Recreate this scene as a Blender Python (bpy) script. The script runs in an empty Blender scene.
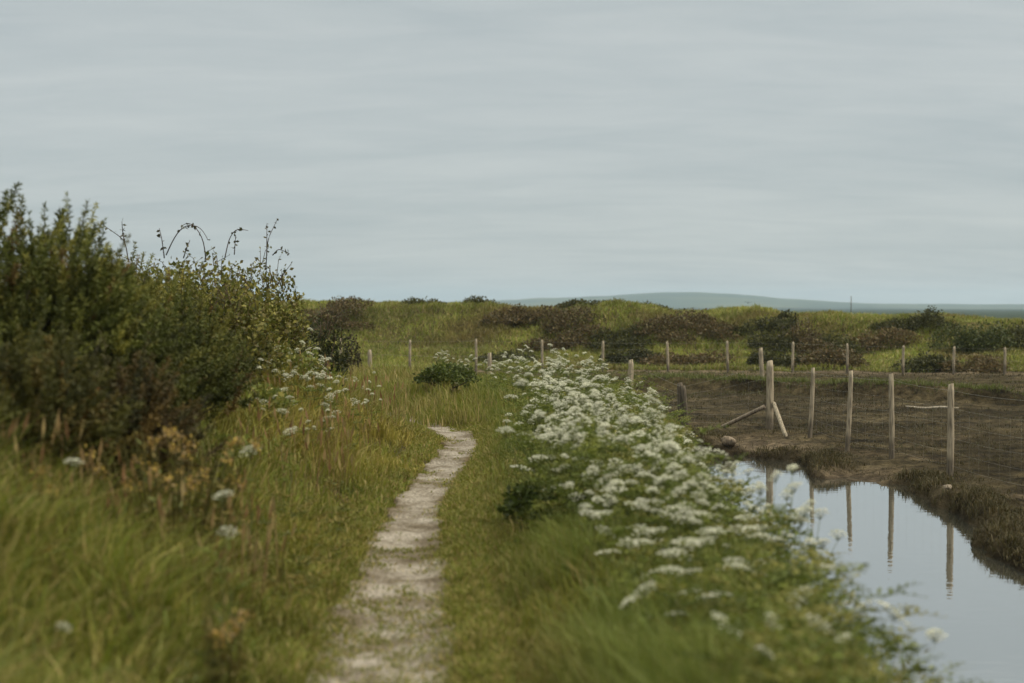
import bpy, math
import numpy as np
from mathutils import Vector

PI = math.pi
R = np.random.default_rng(7)
scn = bpy.context.scene
col = scn.collection
F, HY, EYE = 1422.0, 307.0, 1.5          # focal length in pixels, horizon row, eye height above the path
MUD, WATER = -0.75, -0.88

# ------------------------------------------------------------------ helpers
def X(px, d):
    return (px - 512.0) / F * d
def Zat(py, d):
    return EYE - (py - HY) / F * d
def sm(a, b, x):
    t = np.clip((np.asarray(x, float) - a) / (b - a), 0, 1)
    return t * t * (3 - 2 * t)
def lerp(a, b, t):
    return a + (b - a) * t

_ph = np.random.default_rng(99).uniform(0, 2 * PI, (8, 6, 3))
def noise(x, y, scale=1.0, k=0):
    """smooth irregular field in about -1..1, made of rotated sines"""
    x = np.asarray(x, float) / scale; y = np.asarray(y, float) / scale
    out = 0; amp = 1; tot = 0; f = 1.0
    for o in range(4):
        p = _ph[k % 8, o]
        a = 0.6 + 1.9 * o + p[0]
        u = x * math.cos(a) + y * math.sin(a); v = -x * math.sin(a) + y * math.cos(a)
        out = out + amp * np.sin(f * u * 2 + p[1] + 1.3 * np.sin(f * v * 1.7 + p[2])) * np.cos(f * v * 1.3 + p[0] * 2 + np.sin(f * u * 0.9))
        tot += amp; amp *= 0.6; f *= 2.1
    return out / tot * 1.5

class Geo:
    """collects vertices, faces and a colour per vertex; build() links ONE mesh object"""
    def __init__(s):
        s.v, s.c, s.q, s.t, s.n = [], [], [], [], 0
    def add(s, v, c, q=None, t=None):
        v = np.asarray(v, float).reshape(-1, 3)
        c = np.broadcast_to(np.asarray(c, float), (len(v), 3))
        s.v.append(v); s.c.append(c)
        if q is not None and len(q): s.q.append(np.asarray(q, int).reshape(-1, 4) + s.n)
        if t is not None and len(t): s.t.append(np.asarray(t, int).reshape(-1, 3) + s.n)
        s.n += len(v)
        return s
    def mesh(s, name, mat, smooth=False):
        me = bpy.data.meshes.new(name)
        V = np.concatenate(s.v); C = np.concatenate(s.c)
        Q = np.concatenate(s.q) if s.q else np.zeros((0, 4), int)
        T = np.concatenate(s.t) if s.t else np.zeros((0, 3), int)
        me.vertices.add(len(V)); me.vertices.foreach_set('co', V.astype(np.float32).ravel())
        loops = np.concatenate([Q.ravel(), T.ravel()]).astype(np.int32)
        me.loops.add(len(loops)); me.loops.foreach_set('vertex_index', loops)
        np_ = len(Q) + len(T)
        me.polygons.add(np_)
        starts = np.concatenate([np.arange(len(Q)) * 4, len(Q) * 4 + np.arange(len(T)) * 3]).astype(np.int32)
        me.polygons.foreach_set('loop_start', starts)
        if smooth: me.polygons.foreach_set('use_smooth', np.ones(np_, bool))
        me.update(calc_edges=True)
        a = me.attributes.new('tint', 'FLOAT_COLOR', 'POINT')
        a.data.foreach_set('color', np.concatenate([C, np.ones((len(C), 1))], 1).astype(np.float32).ravel())
        me.materials.append(mat)
        return me
    def build(s, name, mat, parent=None, smooth=False, loc=(0, 0, 0)):
        o = bpy.data.objects.new(name, s.mesh(name, mat, smooth)); col.objects.link(o)
        o.location = loc
        if parent: o.parent = parent
        return o

def tag(o, label=None, cat=None, group=None, kind=None):
    if label: o['label'] = label
    if cat: o['category'] = cat
    if group: o['group'] = group
    if kind: o['kind'] = kind
    return o
def empty(name, loc, label, cat, group=None, rz=0, s=1):
    o = bpy.data.objects.new(name, None); col.objects.link(o)
    o.empty_display_size = 0.1
    o.location = loc; o.rotation_euler = (0, 0, rz); o.scale = (s, s, s)
    return tag(o, label, cat, group)
def dup(root, loc, rz, s, label, group):
    r = root.copy(); col.objects.link(r)
    r.location = loc; r.rotation_euler = (0, 0, rz)
    r.scale = s if hasattr(s, '__len__') else (s, s, s)
    r['label'] = label; r['group'] = group
    for ch in list(root.children):
        c = ch.copy(); col.objects.link(c); c.parent = r
        for g in list(ch.children):
            d = g.copy(); col.objects.link(d); d.parent = c
    return r

# shape pieces -------------------------------------------------------------
def blades(g, P, H, W, C, lean=0.35, curl=0.5, wind=(0, 0)):
    """grass blades: 5 vertices each, bent to one side"""
    n = len(P); yaw = R.uniform(0, 2 * PI, n); la = R.uniform(0, 2 * PI, n)
    L = R.uniform(0.1, 1, n) * lean
    dx = np.cos(la) * L + wind[0]; dy = np.sin(la) * L + wind[1]
    side = np.stack([np.cos(yaw), np.sin(yaw), np.zeros(n)], 1) * (W / 2)[:, None]
    up = np.stack([dx * .45, dy * .45, np.full(n, .62)], 1) * H[:, None]
    k = 1 + curl * R.uniform(0, 1, n)
    tip = np.stack([dx * k, dy * k, 1 - .25 * L * k], 1) * H[:, None]
    V = np.stack([P - side, P + side, P + up + side * .8, P + up - side * .8, P + tip], 1).reshape(-1, 3)
    i = np.arange(n)[:, None] * 5
    g.add(V, np.repeat(C, 5, 0), i + [0, 1, 2, 3], i + [3, 2, 4])

def leaves(g, P, D, Ln, Wd, C, flat=0.0):
    """diamond leaves at P pointing along D"""
    n = len(P)
    D = D / (np.linalg.norm(D, axis=1, keepdims=True) + 1e-9)
    rnd = R.normal(size=(n, 3)); rnd[:, 2] *= (1 - flat)
    S = np.cross(D, rnd * (1 - flat) + np.array([0, 0, 1.0]) * flat)
    S /= (np.linalg.norm(S, axis=1, keepdims=True) + 1e-9)
    N = np.cross(S, D)
    Ln = np.broadcast_to(Ln, n)[:, None]; Wd = np.broadcast_to(Wd, n)[:, None]
    a = P; b = P + D * Ln * .45 + S * Wd * .5 + N * Wd * .15
    c = P + D * Ln; d = P + D * Ln * .45 - S * Wd * .5 + N * Wd * .15
    V = np.stack([a, b, c, d], 1).reshape(-1, 3)
    g.add(V, np.repeat(np.broadcast_to(C, (n, 3)), 4, 0), np.arange(n)[:, None] * 4 + [0, 1, 2, 3])

def tube(g, pts, radii, c, sides=5, cap=True):
    pts = np.asarray(pts, float); m = len(pts)
    radii = np.broadcast_to(radii, m)
    T = np.gradient(pts, axis=0); T /= (np.linalg.norm(T, axis=1, keepdims=True) + 1e-9)
    ref = np.where(np.abs(T[:, 2:3]) > .9, [[1., 0, 0]], [[0, 0, 1.]])
    A = np.cross(T, ref); A /= np.linalg.norm(A, axis=1, keepdims=True); B = np.cross(T, A)
    an = np.arange(sides) / sides * 2 * PI
    V = pts[:, None] + (A[:, None] * np.cos(an)[None, :, None] + B[:, None] * np.sin(an)[None, :, None]) * radii[:, None, None]
    q = []
    for i in range(m - 1):
        for j in range(sides):
            k = (j + 1) % sides
            q.append([i * sides + j, i * sides + k, (i + 1) * sides + k, (i + 1) * sides + j])
    V = V.reshape(-1, 3); t = []
    if cap:
        V = np.concatenate([V, pts[:1], pts[-1:]])
        for j in range(sides):
            k = (j + 1) % sides
            t.append([m * sides, k, j]); t.append([m * sides + 1, (m - 1) * sides + j, (m - 1) * sides + k])
    g.add(V, c, q, t)

def pick(cols, n, p=None, jit=0.15):
    cols = np.asarray(cols, float)
    i = R.choice(len(cols), n, p=p)
    return cols[i] * R.uniform(1 - jit, 1 + jit, (n, 1))

# ------------------------------------------------------------------ materials
def new_mat(name):
    m = bpy.data.materials.new(name); m.use_nodes = True
    nt = m.node_tree; nt.nodes.clear()
    out = nt.nodes.new('ShaderNodeOutputMaterial')
    return m, nt, out
def N(nt, kind, **kw):
    n = nt.nodes.new(kind)
    for k, v in kw.items():
        if k in n.inputs: n.inputs[k].default_value = v
        else: setattr(n, k, v)
    return n
def leaf_mat(name, trans=0.3, rough=0.6, vary=0.25, sat=1.28, val=1.0):
    m, nt, out = new_mat(name); L = nt.links.new
    at = N(nt, 'ShaderNodeAttribute', attribute_name='tint')
    oi = N(nt, 'ShaderNodeObjectInfo')
    mr = N(nt, 'ShaderNodeMapRange'); mr.inputs['To Min'].default_value = val * (1 - vary); mr.inputs['To Max'].default_value = val * (1 + vary)
    L(oi.outputs['Random'], mr.inputs['Value'])
    hs = N(nt, 'ShaderNodeHueSaturation', Saturation=sat)
    L(at.outputs['Color'], hs.inputs['Color']); L(mr.outputs['Result'], hs.inputs['Value'])
    p = N(nt, 'ShaderNodeBsdfPrincipled', Roughness=rough); p.inputs['Specular IOR Level'].default_value = .25
    t = N(nt, 'ShaderNodeBsdfTranslucent'); mx = N(nt, 'ShaderNodeMixShader'); mx.inputs[0].default_value = trans
    L(hs.outputs['Color'], p.inputs['Base Color']); L(hs.outputs['Color'], t.inputs['Color'])
    L(p.outputs[0], mx.inputs[1]); L(t.outputs[0], mx.inputs[2]); L(mx.outputs[0], out.inputs[0])
    return m
M_grass = leaf_mat('grass_blades', .32, .55, 0, 1.08, 1.17)
M_leaf = leaf_mat('leaves', .28, .5, .25, 1.08, 1.1)
M_gorse = leaf_mat('gorse_needles', .15, .6, .15, 1.12, 1.4)
M_petal = leaf_mat('petals', .35, .7, .16, 1.0, 1.06)

def bark_mat(name):
    m, nt, out = new_mat(name); L = nt.links.new
    at = N(nt, 'ShaderNodeAttribute', attribute_name='tint')
    p = N(nt, 'ShaderNodeBsdfPrincipled', Roughness=.85)
    tc = N(nt, 'ShaderNodeTexCoord'); mp = N(nt, 'ShaderNodeMapping'); mp.inputs['Scale'].default_value = (40, 40, 5)
    no = N(nt, 'ShaderNodeTexNoise', Scale=1.0, Detail=5.0)
    L(tc.outputs['Object'], mp.inputs[0]); L(mp.outputs[0], no.inputs['Vector'])
    cr = N(nt, 'ShaderNodeValToRGB'); cr.color_ramp.elements[0].color = (.33, .31, .28, 1); cr.color_ramp.elements[0].position = .3
    cr.color_ramp.elements[1].color = (1.15, 1.12, 1.08, 1); cr.color_ramp.elements[1].position = .6
    L(no.outputs[0], cr.inputs[0])
    mul = N(nt, 'ShaderNodeMix', data_type='RGBA', blend_type='MULTIPLY'); mul.inputs[0].default_value = 1
    L(at.outputs['Color'], mul.inputs[6]); L(cr.outputs[0], mul.inputs[7]); L(mul.outputs[2], p.inputs['Base Color'])
    b = N(nt, 'ShaderNodeBump', Strength=.5, Distance=.01); L(no.outputs[0], b.inputs['Height']); L(b.outputs[0], p.inputs['Normal'])
    L(p.outputs[0], out.inputs[0])
    return m
M_wood = bark_mat('weathered_wood')

def simple(name, c, rough=.5, metal=0):
    m, nt, out = new_mat(name)
    p = N(nt, 'ShaderNodeBsdfPrincipled', Roughness=rough, Metallic=metal); p.inputs['Base Color'].default_value = (*c, 1)
    nt.links.new(p.outputs[0], out.inputs[0]); return m
M_wire = simple('galvanised_wire', (.35, .34, .32), .5, .6)
M_feather = simple('dark_feathers', (.03, .03, .03), .7)

def ground_mat():
    m, nt, out = new_mat('soil'); L = nt.links.new
    at = N(nt, 'ShaderNodeAttribute', attribute_name='tint')
    geo = N(nt, 'ShaderNodeNewGeometry')
    p = N(nt, 'ShaderNodeBsdfPrincipled', Roughness=.95); p.inputs['Specular IOR Level'].default_value = .06
    mp = N(nt, 'ShaderNodeMapping'); mp.inputs['Scale'].default_value = (.7, 1.6, 1)
    L(geo.outputs['Position'], mp.inputs[0])
    n1 = N(nt, 'ShaderNodeTexNoise', Scale=1.1, Detail=8.0, Roughness=.7); L(mp.outputs[0], n1.inputs['Vector'])
    n2 = N(nt, 'ShaderNodeTexNoise', Scale=6.0, Detail=7.0, Roughness=.7); L(geo.outputs['Position'], n2.inputs['Vector'])
    cr = N(nt, 'ShaderNodeValToRGB')
    e = cr.color_ramp.elements; e[0].position = .33; e[0].color = (.42, .4, .37, 1); e[1].position = .68; e[1].color = (1.55, 1.5, 1.42, 1)
    L(n1.outputs[0], cr.inputs[0])
    cr2 = N(nt, 'ShaderNodeValToRGB')
    e = cr2.color_ramp.elements; e[0].position = .36; e[0].color = (.4, .4, .4, 1); e[1].position = .66; e[1].color = (1.6, 1.6, 1.6, 1)
    L(n2.outputs[0], cr2.inputs[0])
    a = N(nt, 'ShaderNodeMix', data_type='RGBA', blend_type='MULTIPLY'); a.inputs[0].default_value = 1
    b = N(nt, 'ShaderNodeMix', data_type='RGBA', blend_type='MULTIPLY'); b.inputs[0].default_value = 1
    L(at.outputs['Color'], a.inputs[6]); L(cr.outputs[0], a.inputs[7]); L(a.outputs[2], b.inputs[6]); L(cr2.outputs[0], b.inputs[7])
    L(b.outputs[2], p.inputs['Base Color'])
    bu = N(nt, 'ShaderNodeBump', Strength=1.0, Distance=.15); L(n2.outputs[0], bu.inputs['Height']); L(bu.outputs[0], p.inputs['Normal'])
    L(p.outputs[0], out.inputs[0]); return m
M_ground = ground_mat()

def path_mat():
    m, nt, out = new_mat('chalky_gravel'); L = nt.links.new
    geo = N(nt, 'ShaderNodeNewGeometry')
    p = N(nt, 'ShaderNodeBsdfPrincipled', Roughness=.95); p.inputs['Specular IOR Level'].default_value = .15
    n1 = N(nt, 'ShaderNodeTexNoise', Scale=3.2, Detail=8.0, Roughness=.7); L(geo.outputs['Position'], n1.inputs['Vector'])
    n2 = N(nt, 'ShaderNodeTexVoronoi', Scale=38.0); L(geo.outputs['Position'], n2.inputs['Vector'])
    cr = N(nt, 'ShaderNodeValToRGB'); e = cr.color_ramp.elements
    e[0].position = .38; e[0].color = (.16, .13, .095, 1); e[1].position = .6; e[1].color = (.37, .335, .295, 1)
    L(n1.outputs[0], cr.inputs[0])
    cr2 = N(nt, 'ShaderNodeValToRGB'); e = cr2.color_ramp.elements
    e[0].color = (1.25, 1.25, 1.25, 1); e[1].position = .8; e[1].color = (.6, .58, .55, 1)
    L(n2.outputs['Distance'], cr2.inputs[0])
    a = N(nt, 'ShaderNodeMix', data_type='RGBA', blend_type='MULTIPLY'); a.inputs[0].default_value = 1
    at = N(nt, 'ShaderNodeAttribute', attribute_name='tint'); a2 = N(nt, 'ShaderNodeMix', data_type='RGBA', blend_type='MULTIPLY'); a2.inputs[0].default_value = 1
    L(cr.outputs[0], a.inputs[6]); L(cr2.outputs[0], a.inputs[7]); L(a.outputs[2], a2.inputs[6]); L(at.outputs['Color'], a2.inputs[7]); L(a2.outputs[2], p.inputs['Base Color'])
    bu = N(nt, 'ShaderNodeBump', Strength=.7, Distance=.02); L(n2.outputs['Distance'], bu.inputs['Height']); L(bu.outputs[0], p.inputs['Normal'])
    L(p.outputs[0], out.inputs[0]); return m
M_path = path_mat()

def water_mat():
    m, nt, out = new_mat('still_water'); L = nt.links.new
    df = N(nt, 'ShaderNodeBsdfDiffuse'); df.inputs['Color'].default_value = (.055, .055, .045, 1)
    gl = N(nt, 'ShaderNodeBsdfGlossy', Roughness=.015); gl.inputs['Color'].default_value = (.95, .97, .98, 1)
    fr = N(nt, 'ShaderNodeFresnel', IOR=1.4); ml = N(nt, 'ShaderNodeMath', operation='MULTIPLY_ADD', use_clamp=True); ml.inputs[1].default_value = .6; ml.inputs[2].default_value = .5
    mx = N(nt, 'ShaderNodeMixShader'); L(fr.outputs[0], ml.inputs[0]); L(ml.outputs[0], mx.inputs[0]); L(df.outputs[0], mx.inputs[1]); L(gl.outputs[0], mx.inputs[2])
    geo = N(nt, 'ShaderNodeNewGeometry'); mp = N(nt, 'ShaderNodeMapping'); mp.inputs['Scale'].default_value = (1, 2.2, 1)
    L(geo.outputs['Position'], mp.inputs[0])
    n = N(nt, 'ShaderNodeTexNoise', Scale=3.5, Detail=3.0); L(mp.outputs[0], n.inputs['Vector'])
    b = N(nt, 'ShaderNodeBump', Strength=.09, Distance=.02); L(n.outputs[0], b.inputs['Height']); L(b.outputs[0], gl.inputs['Normal'])
    L(mx.outputs[0], out.inputs[0]); return m
M_water = water_mat()

def hill_mat():
    m, nt, out = new_mat('far_fields'); L = nt.links.new
    geo = N(nt, 'ShaderNodeNewGeometry'); n = N(nt, 'ShaderNodeTexNoise', Scale=.006, Detail=4.0); L(geo.outputs['Position'], n.inputs['Vector'])
    cr = N(nt, 'ShaderNodeValToRGB'); e = cr.color_ramp.elements
    e[0].position = .4; e[0].color = (.02, .04, .025, 1); e[1].position = .6; e[1].color = (.06, .075, .035, 1)
    L(n.outputs[0], cr.inputs[0]); p = N(nt, 'ShaderNodeBsdfPrincipled', Roughness=1.0); L(cr.outputs[0], p.inputs['Base Color'])
    L(p.outputs[0], out.inputs[0]); return m

# ------------------------------------------------------------------ terrain
PATH = np.array([(-.3, -3), (-.36, 0), (-.44, 4), (-.5, 5.6), (-.57, 6.8), (-.64, 8.4), (-.73, 10.9), (-.68, 12.6), (-.60, 14), (-.56, 15.6),
                 (-.64, 16.8), (-.86, 17.8), (-1.2, 18.7), (-1.75, 19.9), (-2.5, 21.6), (-3.4, 24), (-4.8, 27)])
def path_dist(x, y):
    x = np.asarray(x, float); y = np.asarray(y, float)
    best = np.full(np.broadcast(x, y).shape, 1e9); sgn = np.zeros_like(best)
    for (ax, ay), (bx, by) in zip(PATH[:-1], PATH[1:]):
        ux, uy = bx - ax, by - ay; l2 = ux * ux + uy * uy
        t = np.clip(((x - ax) * ux + (y - ay) * uy) / l2, 0, 1)
        d = np.hypot(x - ax - t * ux, y - ay - t * uy)
        s = np.sign((x - ax) * uy - (y - ay) * ux)
        m = d < best; best = np.where(m, d, best); sgn = np.where(m, s, sgn)
    return best * sgn                        # negative on the left of the path
POND = np.array([(1.2, -6), (1.2, 12), (1.8, 17), (2.55, 20.6), (2.8, 22.4), (3.0, 23.1), (3.5, 22.8), (4.45, 21.8), (4.3, 20.6), (4.2, 19.8), (5.1, 19.0),
                 (5.3, 18.55), (5.0, 17.2), (5.25, 16.0), (5.0, 14.8), (4.72, 14.0), (4.6, 12.8), (4.7, 10), (4.8, 6), (5, -6)])
def pond_dist(x, y):
    """signed distance to the pond outline, negative inside"""
    x = np.asarray(x, float); y = np.asarray(y, float)
    best = np.full(np.broadcast(x, y).shape, 1e9); ins = np.zeros(best.shape, bool)
    n = len(POND)
    for i in range(n):
        ax, ay = POND[i]; bx, by = POND[(i + 1) % n]
        ux, uy = bx - ax, by - ay
        t = np.clip(((x - ax) * ux + (y - ay) * uy) / (ux * ux + uy * uy), 0, 1)
        best = np.minimum(best, np.hypot(x - ax - t * ux, y - ay - t * uy))
        c = (ay > y) != (by > y)
        with np.errstate(divide='ignore', invalid='ignore'):
            ins ^= c & (x < (bx - ax) * (y - ay) / (by - ay + 1e-12) + ax)
    return np.where(ins, -best, best)
def edge_x(y):
    return np.interp(y, [0, 14, 17, 20.5, 22.6, 26, 30], [2.3, 2.35, 2.5, 2.8, 2.95, 3.0, 3.0])
def end_y(x):
    return np.interp(x, [-60, -20, -3.3, -.5, 2.3, 3.3], [52, 40, 33, 30.6, 26.6, 25.3])
def levee_foot(x):
    return 52.5 - .13 * np.clip(x, -40, 60)
def levee_top(x):
    return np.interp(x, [-40, -10, 5, 15, 24, 50], [1.7, 1.5, 1.35, 1.05, .72, .6])
def ridge(x, y):
    """low grassy step across the mud field"""
    yc = np.interp(x, [-6, 4.7, 8, 12, 14], [42, 38.6, 36, 33, 32])
    return sm(-.25, .1, y - yc) * sm(1.6, .5, y - yc) * sm(1, 4, x) * (1 - sm(11.4, 12.6, x))
def bankness(x, y):
    ex = edge_x(y)
    return (1 - sm(ex - 1.25, ex + .05, x)) * (1 - sm(end_y(x) - 2.2, end_y(x), y))
def bare(x, y):
    """patches of open mud without marsh grass"""
    return np.clip(1.3 * np.exp(-((x - 4.15) / .65) ** 2 - ((y - 23.3) / .9) ** 2) + 1.3 * np.exp(-((x - 4.75) / .6) ** 2 - ((y - 19.5) / .5) ** 2)
                   + np.exp(-((x - 6.8) / .9) ** 2 - ((y - 16.7) / .6) ** 2), 0, 1)
def height(x, y):
    x = np.asarray(x, float); y = np.asarray(y, float)
    pd = path_dist(x, y)
    left = np.where((pd < 0) | (y > 19), np.abs(pd), 0)
    left = np.where((y > 18) & (x > -.9), 0, left)
    bank = .78 * sm(.35, 3.0, left) * np.where(x > -9, 1 - .85 * sm(20.5, 25.5, y), 1) + .035 * noise(x, y, 1.4, 1) * sm(.2, .8, np.abs(pd)) + .012 * noise(x, y, .35, 2) - .05 * sm(.4, .1, np.abs(pd))
    bank = bank + .14 * np.exp(-((x + .35) / .8) ** 2 - ((y - 20.2) / 1.1) ** 2)
    sd = pond_dist(x, y) + .16 * noise(x, y, .8, 3) + .07 * noise(x, y, .25, 5)
    mud = MUD + .04 * noise(x, y, 2.5, 4) + .035 * noise(x, y, .6, 5) + .02 * noise(x, y, .28, 6)
    mud = mud + .09 * sm(.9, .25, sd) * (.35 + .65 * sm(-.3, .6, noise(x, y, 1.6, 6))) * sm(11, 12.5, y + 0 * x) * (1 - bare(x, y))
    mud = mud + .16 * np.exp(-((x - 3.05) / .5) ** 2 - ((y - 24.2) / .8) ** 2)          # mound at the head of the pond
    mud = mud - .075 * bare(x, y) * (y > 18)           # bare beach by the strainer post
    mud = mud + .32 * ridge(x, y)
    mud = lerp(mud, -1.35, sm(.12, -.6, sd))
    z = lerp(mud, bank, bankness(x, y))
    z = lerp(z, np.minimum(z, -1.3), sm(.0, -.5, sd) * sm(edge_x(y) - .25, edge_x(y) + .2, x))
    f = levee_foot(x); lt = levee_top(x)
    lv = .22 * sm(f - .5, f + 3.5, y) + .78 * sm(f + 2.6 + 1.0 * noise(x, y * .3, 5.0, 7), f + 8.0, y)
    lt = lt + .16 * noise(x, x * 0, 3.0, 4)
    bump = .30 * noise(x, y, 3.4, 2) * sm(f + .5, f + 4, y) * (1 - .6 * sm(f + 6, f + 10, y))
    z = np.where(y > 40, lerp(z, np.maximum(z, lt), lv) + bump, z)
    back = sm(f + 15, f + 30, y)
    z = np.where(y > 45, lerp(z, -2.0, back), z)
    return z
def ground_tint(x, y, z):
    n = noise(x, y, 1.8, 0)[:, None]; n2 = noise(x / 4.0, y, .8, 4)[:, None]
    mud = lerp(np.array([.036, .029, .0165]), np.array([.076, .062, .037]), sm(-.7, .8, n + .7 * n2))
    mud = lerp(mud, np.array([.085, .075, .03]), sm(.2, 1.2, noise(x / 3, y, 2.6, 6))[:, None] * .6 * sm(27, 36, y)[:, None])
    mud = lerp(mud, np.array([.095, .078, .038]), (.75 * sm(36, 41, y) * sm(-.5, .5, noise(x / 5, y, 1.6, 1)))[:, None])
    mud = lerp(mud, np.array([.10, .078, .05]), (.7 * sm(.35, .9, noise(x / 2.2, y, 1.1, 7)))[:, None])
    pale = np.array([.17, .135, .10])
    beach = bare(x, y) + .9 * np.exp(-((y - levee_foot(x) + 2.2) / 1.2) ** 2) * sm(-12, -2, x)
    c_far = sm(75, 110, y)[:, None]
    mud = lerp(mud, pale, np.clip(beach, 0, 1)[:, None] * .75)
    soil = np.array([.095, .082, .034])
    mud = lerp(mud, np.array([.03, .045, .025]), c_far)
    b = np.maximum(bankness(x, y), sm(levee_foot(x) - 1, levee_foot(x) + 1, y))[:, None]
    c = lerp(lerp(mud, soil, b), np.array([.03, .045, .025]), c_far)
    wet = sm(.06, -.02, z - WATER)[:, None] * (y < 26)[:, None]
    return lerp(c, np.array([.05, .04, .028]), wet * (1 - b) * .8)

def axis(parts):
    return np.unique(np.concatenate([np.arange(a, b, s) for a, b, s in parts]))
gx = axis([(-4200, -400, 200), (-400, -60, 20), (-60, -12, 1.0), (-12, -6, .25), (-6, 7.5, .07), (7.5, 16, .22), (16, 60, 1.0), (60, 400, 20), (400, 4201, 200)])
gy = axis([(-700, -60, 40), (-60, -6, 3), (-6, 3, .3), (3, 26, .085), (26, 46, .25), (46, 70, .4), (70, 110, 2.0), (110, 500, 30), (500, 4300, 200)])
GX, GY = np.meshgrid(gx, gy); xs, ys = GX.ravel(), GY.ravel()
zs = height(xs, ys)
g = Geo(); nx, ny = len(gx), len(gy)
ii = (np.arange(ny - 1)[:, None] * nx + np.arange(nx - 1)[None]).ravel()
g.add(np.stack([xs, ys, zs], 1), ground_tint(xs, ys, zs), np.stack([ii, ii + 1, ii + nx + 1, ii + nx], 1))
tag(g.build('ground', M_ground, smooth=True), 'brown mud field, grassy path bank and far embankment', 'ground', kind='structure')

# path ribbon, a few millimetres proud of the bank
def path_sample(m=260):
    seg = np.concatenate([[0], np.cumsum(np.hypot(*np.diff(PATH, axis=0).T))]); s = np.linspace(1, seg[-1] - .5, m)
    px, py = np.interp(s, seg, PATH[:, 0]), np.interp(s, seg, PATH[:, 1])
    for _ in range(6):
        px[1:-1] = (px[:-2] + px[1:-1] * 2 + px[2:]) / 4; py[1:-1] = (py[:-2] + py[1:-1] * 2 + py[2:]) / 4
    return px, py
px, py = path_sample()
tx, ty = np.gradient(px), np.gradient(py); l = np.hypot(tx, ty); nxv, nyv = ty / l, -tx / l
wl = .23 + .13 * sm(11, 6, py) + .07 * noise(px * 3, py, .5, 1) + .03 * noise(px, py, .16, 2); wr = .23 + .10 * sm(11, 6, py) + .07 * noise(px * 3, py, .5, 3) + .03 * noise(px, py, .16, 4)
m = 11; rows = []
for j in range(m):
    t = j / (m - 1); off = -wl * (1 - t) + wr * t
    rows.append(np.stack([px + nxv * off, py + nyv * off], 1))
P2 = np.stack(rows, 1).reshape(-1, 2)
pz = height(P2[:, 0], P2[:, 1]) + .022 + .006 * noise(P2[:, 0], P2[:, 1], .12, 5)
edge = np.tile(np.minimum(np.arange(m), m - 1 - np.arange(m)) == 0, len(px)); pz = pz - edge * .04
g = Geo(); ii = (np.arange(len(px) - 1)[:, None] * m + np.arange(m - 1)[None]).ravel()
g.add(np.stack([P2[:, 0], P2[:, 1], pz], 1), lerp(np.array([1., 1, 1]), np.array([.42, .36, .24]), np.clip(np.tile(np.abs(np.linspace(-1, 1, m)) ** 3, len(px)) * .9 + .75 * sm(-.1, .9, noise(P2[:, 0] * 1.5, P2[:, 1], .5, 6)) + .3 * noise(P2[:, 0], P2[:, 1], .11, 2), 0, 1)[:, None]), np.stack([ii, ii + 1, ii + m + 1, ii + m], 1))
tag(g.build('path', M_path, smooth=True), 'narrow pale worn footpath through the grass', 'path', kind='structure')

g = Geo(); g.add([(.6, -6, WATER), (7.2, -6, WATER), (7.2, 24.2, WATER), (.6, 24.2, WATER)], (.1, .1, .1), [[0, 1, 2, 3]])
tag(g.build('water', M_water), 'still pond reflecting the pale sky and posts', 'water', kind='structure')

# far hills, three kilometres away
HX = np.array([-2600, 440, 500, 540, 600, 640, 690, 730, 780, 830, 880, 940, 1024, 1200, 1600, 2600])
HP = np.array([304, 302, 300.5, 298.5, 296.5, 293.5, 292, 294, 298.5, 301.8, 303.6, 304.2, 304.4, 302, 300, 304])
hxs = np.linspace(-3600, 3600, 300); D0 = 3000.0
prof = (HY - np.interp(hxs / D0 * F + 512, HX, HP)) * D0 / F + EYE
hys = np.linspace(2300, 3900, 24)
HXg, HYg = np.meshgrid(hxs, hys)
w = np.exp(-((HYg - D0) / 420) ** 2)
HZ = -2.5 + (prof[None] + 2.5) * w + (1.2 * noise(HXg, HYg, 120, 1) + .7 * noise(HXg, HYg, 25, 2)) * w
g = Geo(); nxh = len(hxs); ii = (np.arange(len(hys) - 1)[:, None] * nxh + np.arange(nxh - 1)[None]).ravel()
g.add(np.stack([HXg.ravel(), HYg.ravel(), HZ.ravel()], 1), (.05, .06, .03), np.stack([ii, ii + 1, ii + nxh + 1, ii + nxh], 1))
tag(g.build('hills', hill_mat(), smooth=True), 'low blue hills on the horizon', 'hills', kind='structure')

# air
bm_v = [(x, y, z) for z in (-5, 45) for y in (-600, 4000) for x in (-3900, 3900)]
hm, nt, out = new_mat('air')
vol = N(nt, 'ShaderNodeVolumePrincipled', Density=2.0e-4); vol.inputs['Color'].default_value = (.62, .80, 1.0, 1)
nt.links.new(vol.outputs[0], out.inputs['Volume'])
g = Geo(); g.add(bm_v, (1, 1, 1), [[0, 2, 3, 1], [4, 5, 7, 6], [0, 1, 5, 4], [2, 6, 7, 3], [0, 4, 6, 2], [1, 3, 7, 5]])
tag(g.build('haze', hm), 'thin pale haze over the flat land', 'haze', kind='stuff')

# ------------------------------------------------------------------ grass
def on_ground(x, y, dz=-.01):
    return np.stack([x, y, height(x, y) + dz], 1)
GREEN = [(.125, .145, .028), (.155, .165, .036), (.19, .18, .048), (.10, .12, .026), (.25, .205, .085), (.33, .265, .125)]
def frustum_points(n, d0, d1, margin=1.3, power=1.0):
    u = R.uniform(0, 1, n)
    d = d0 * (d1 / d0) ** u
    x = R.uniform(-1, 1, n) * (.375 * d + margin)
    return x, d
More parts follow.
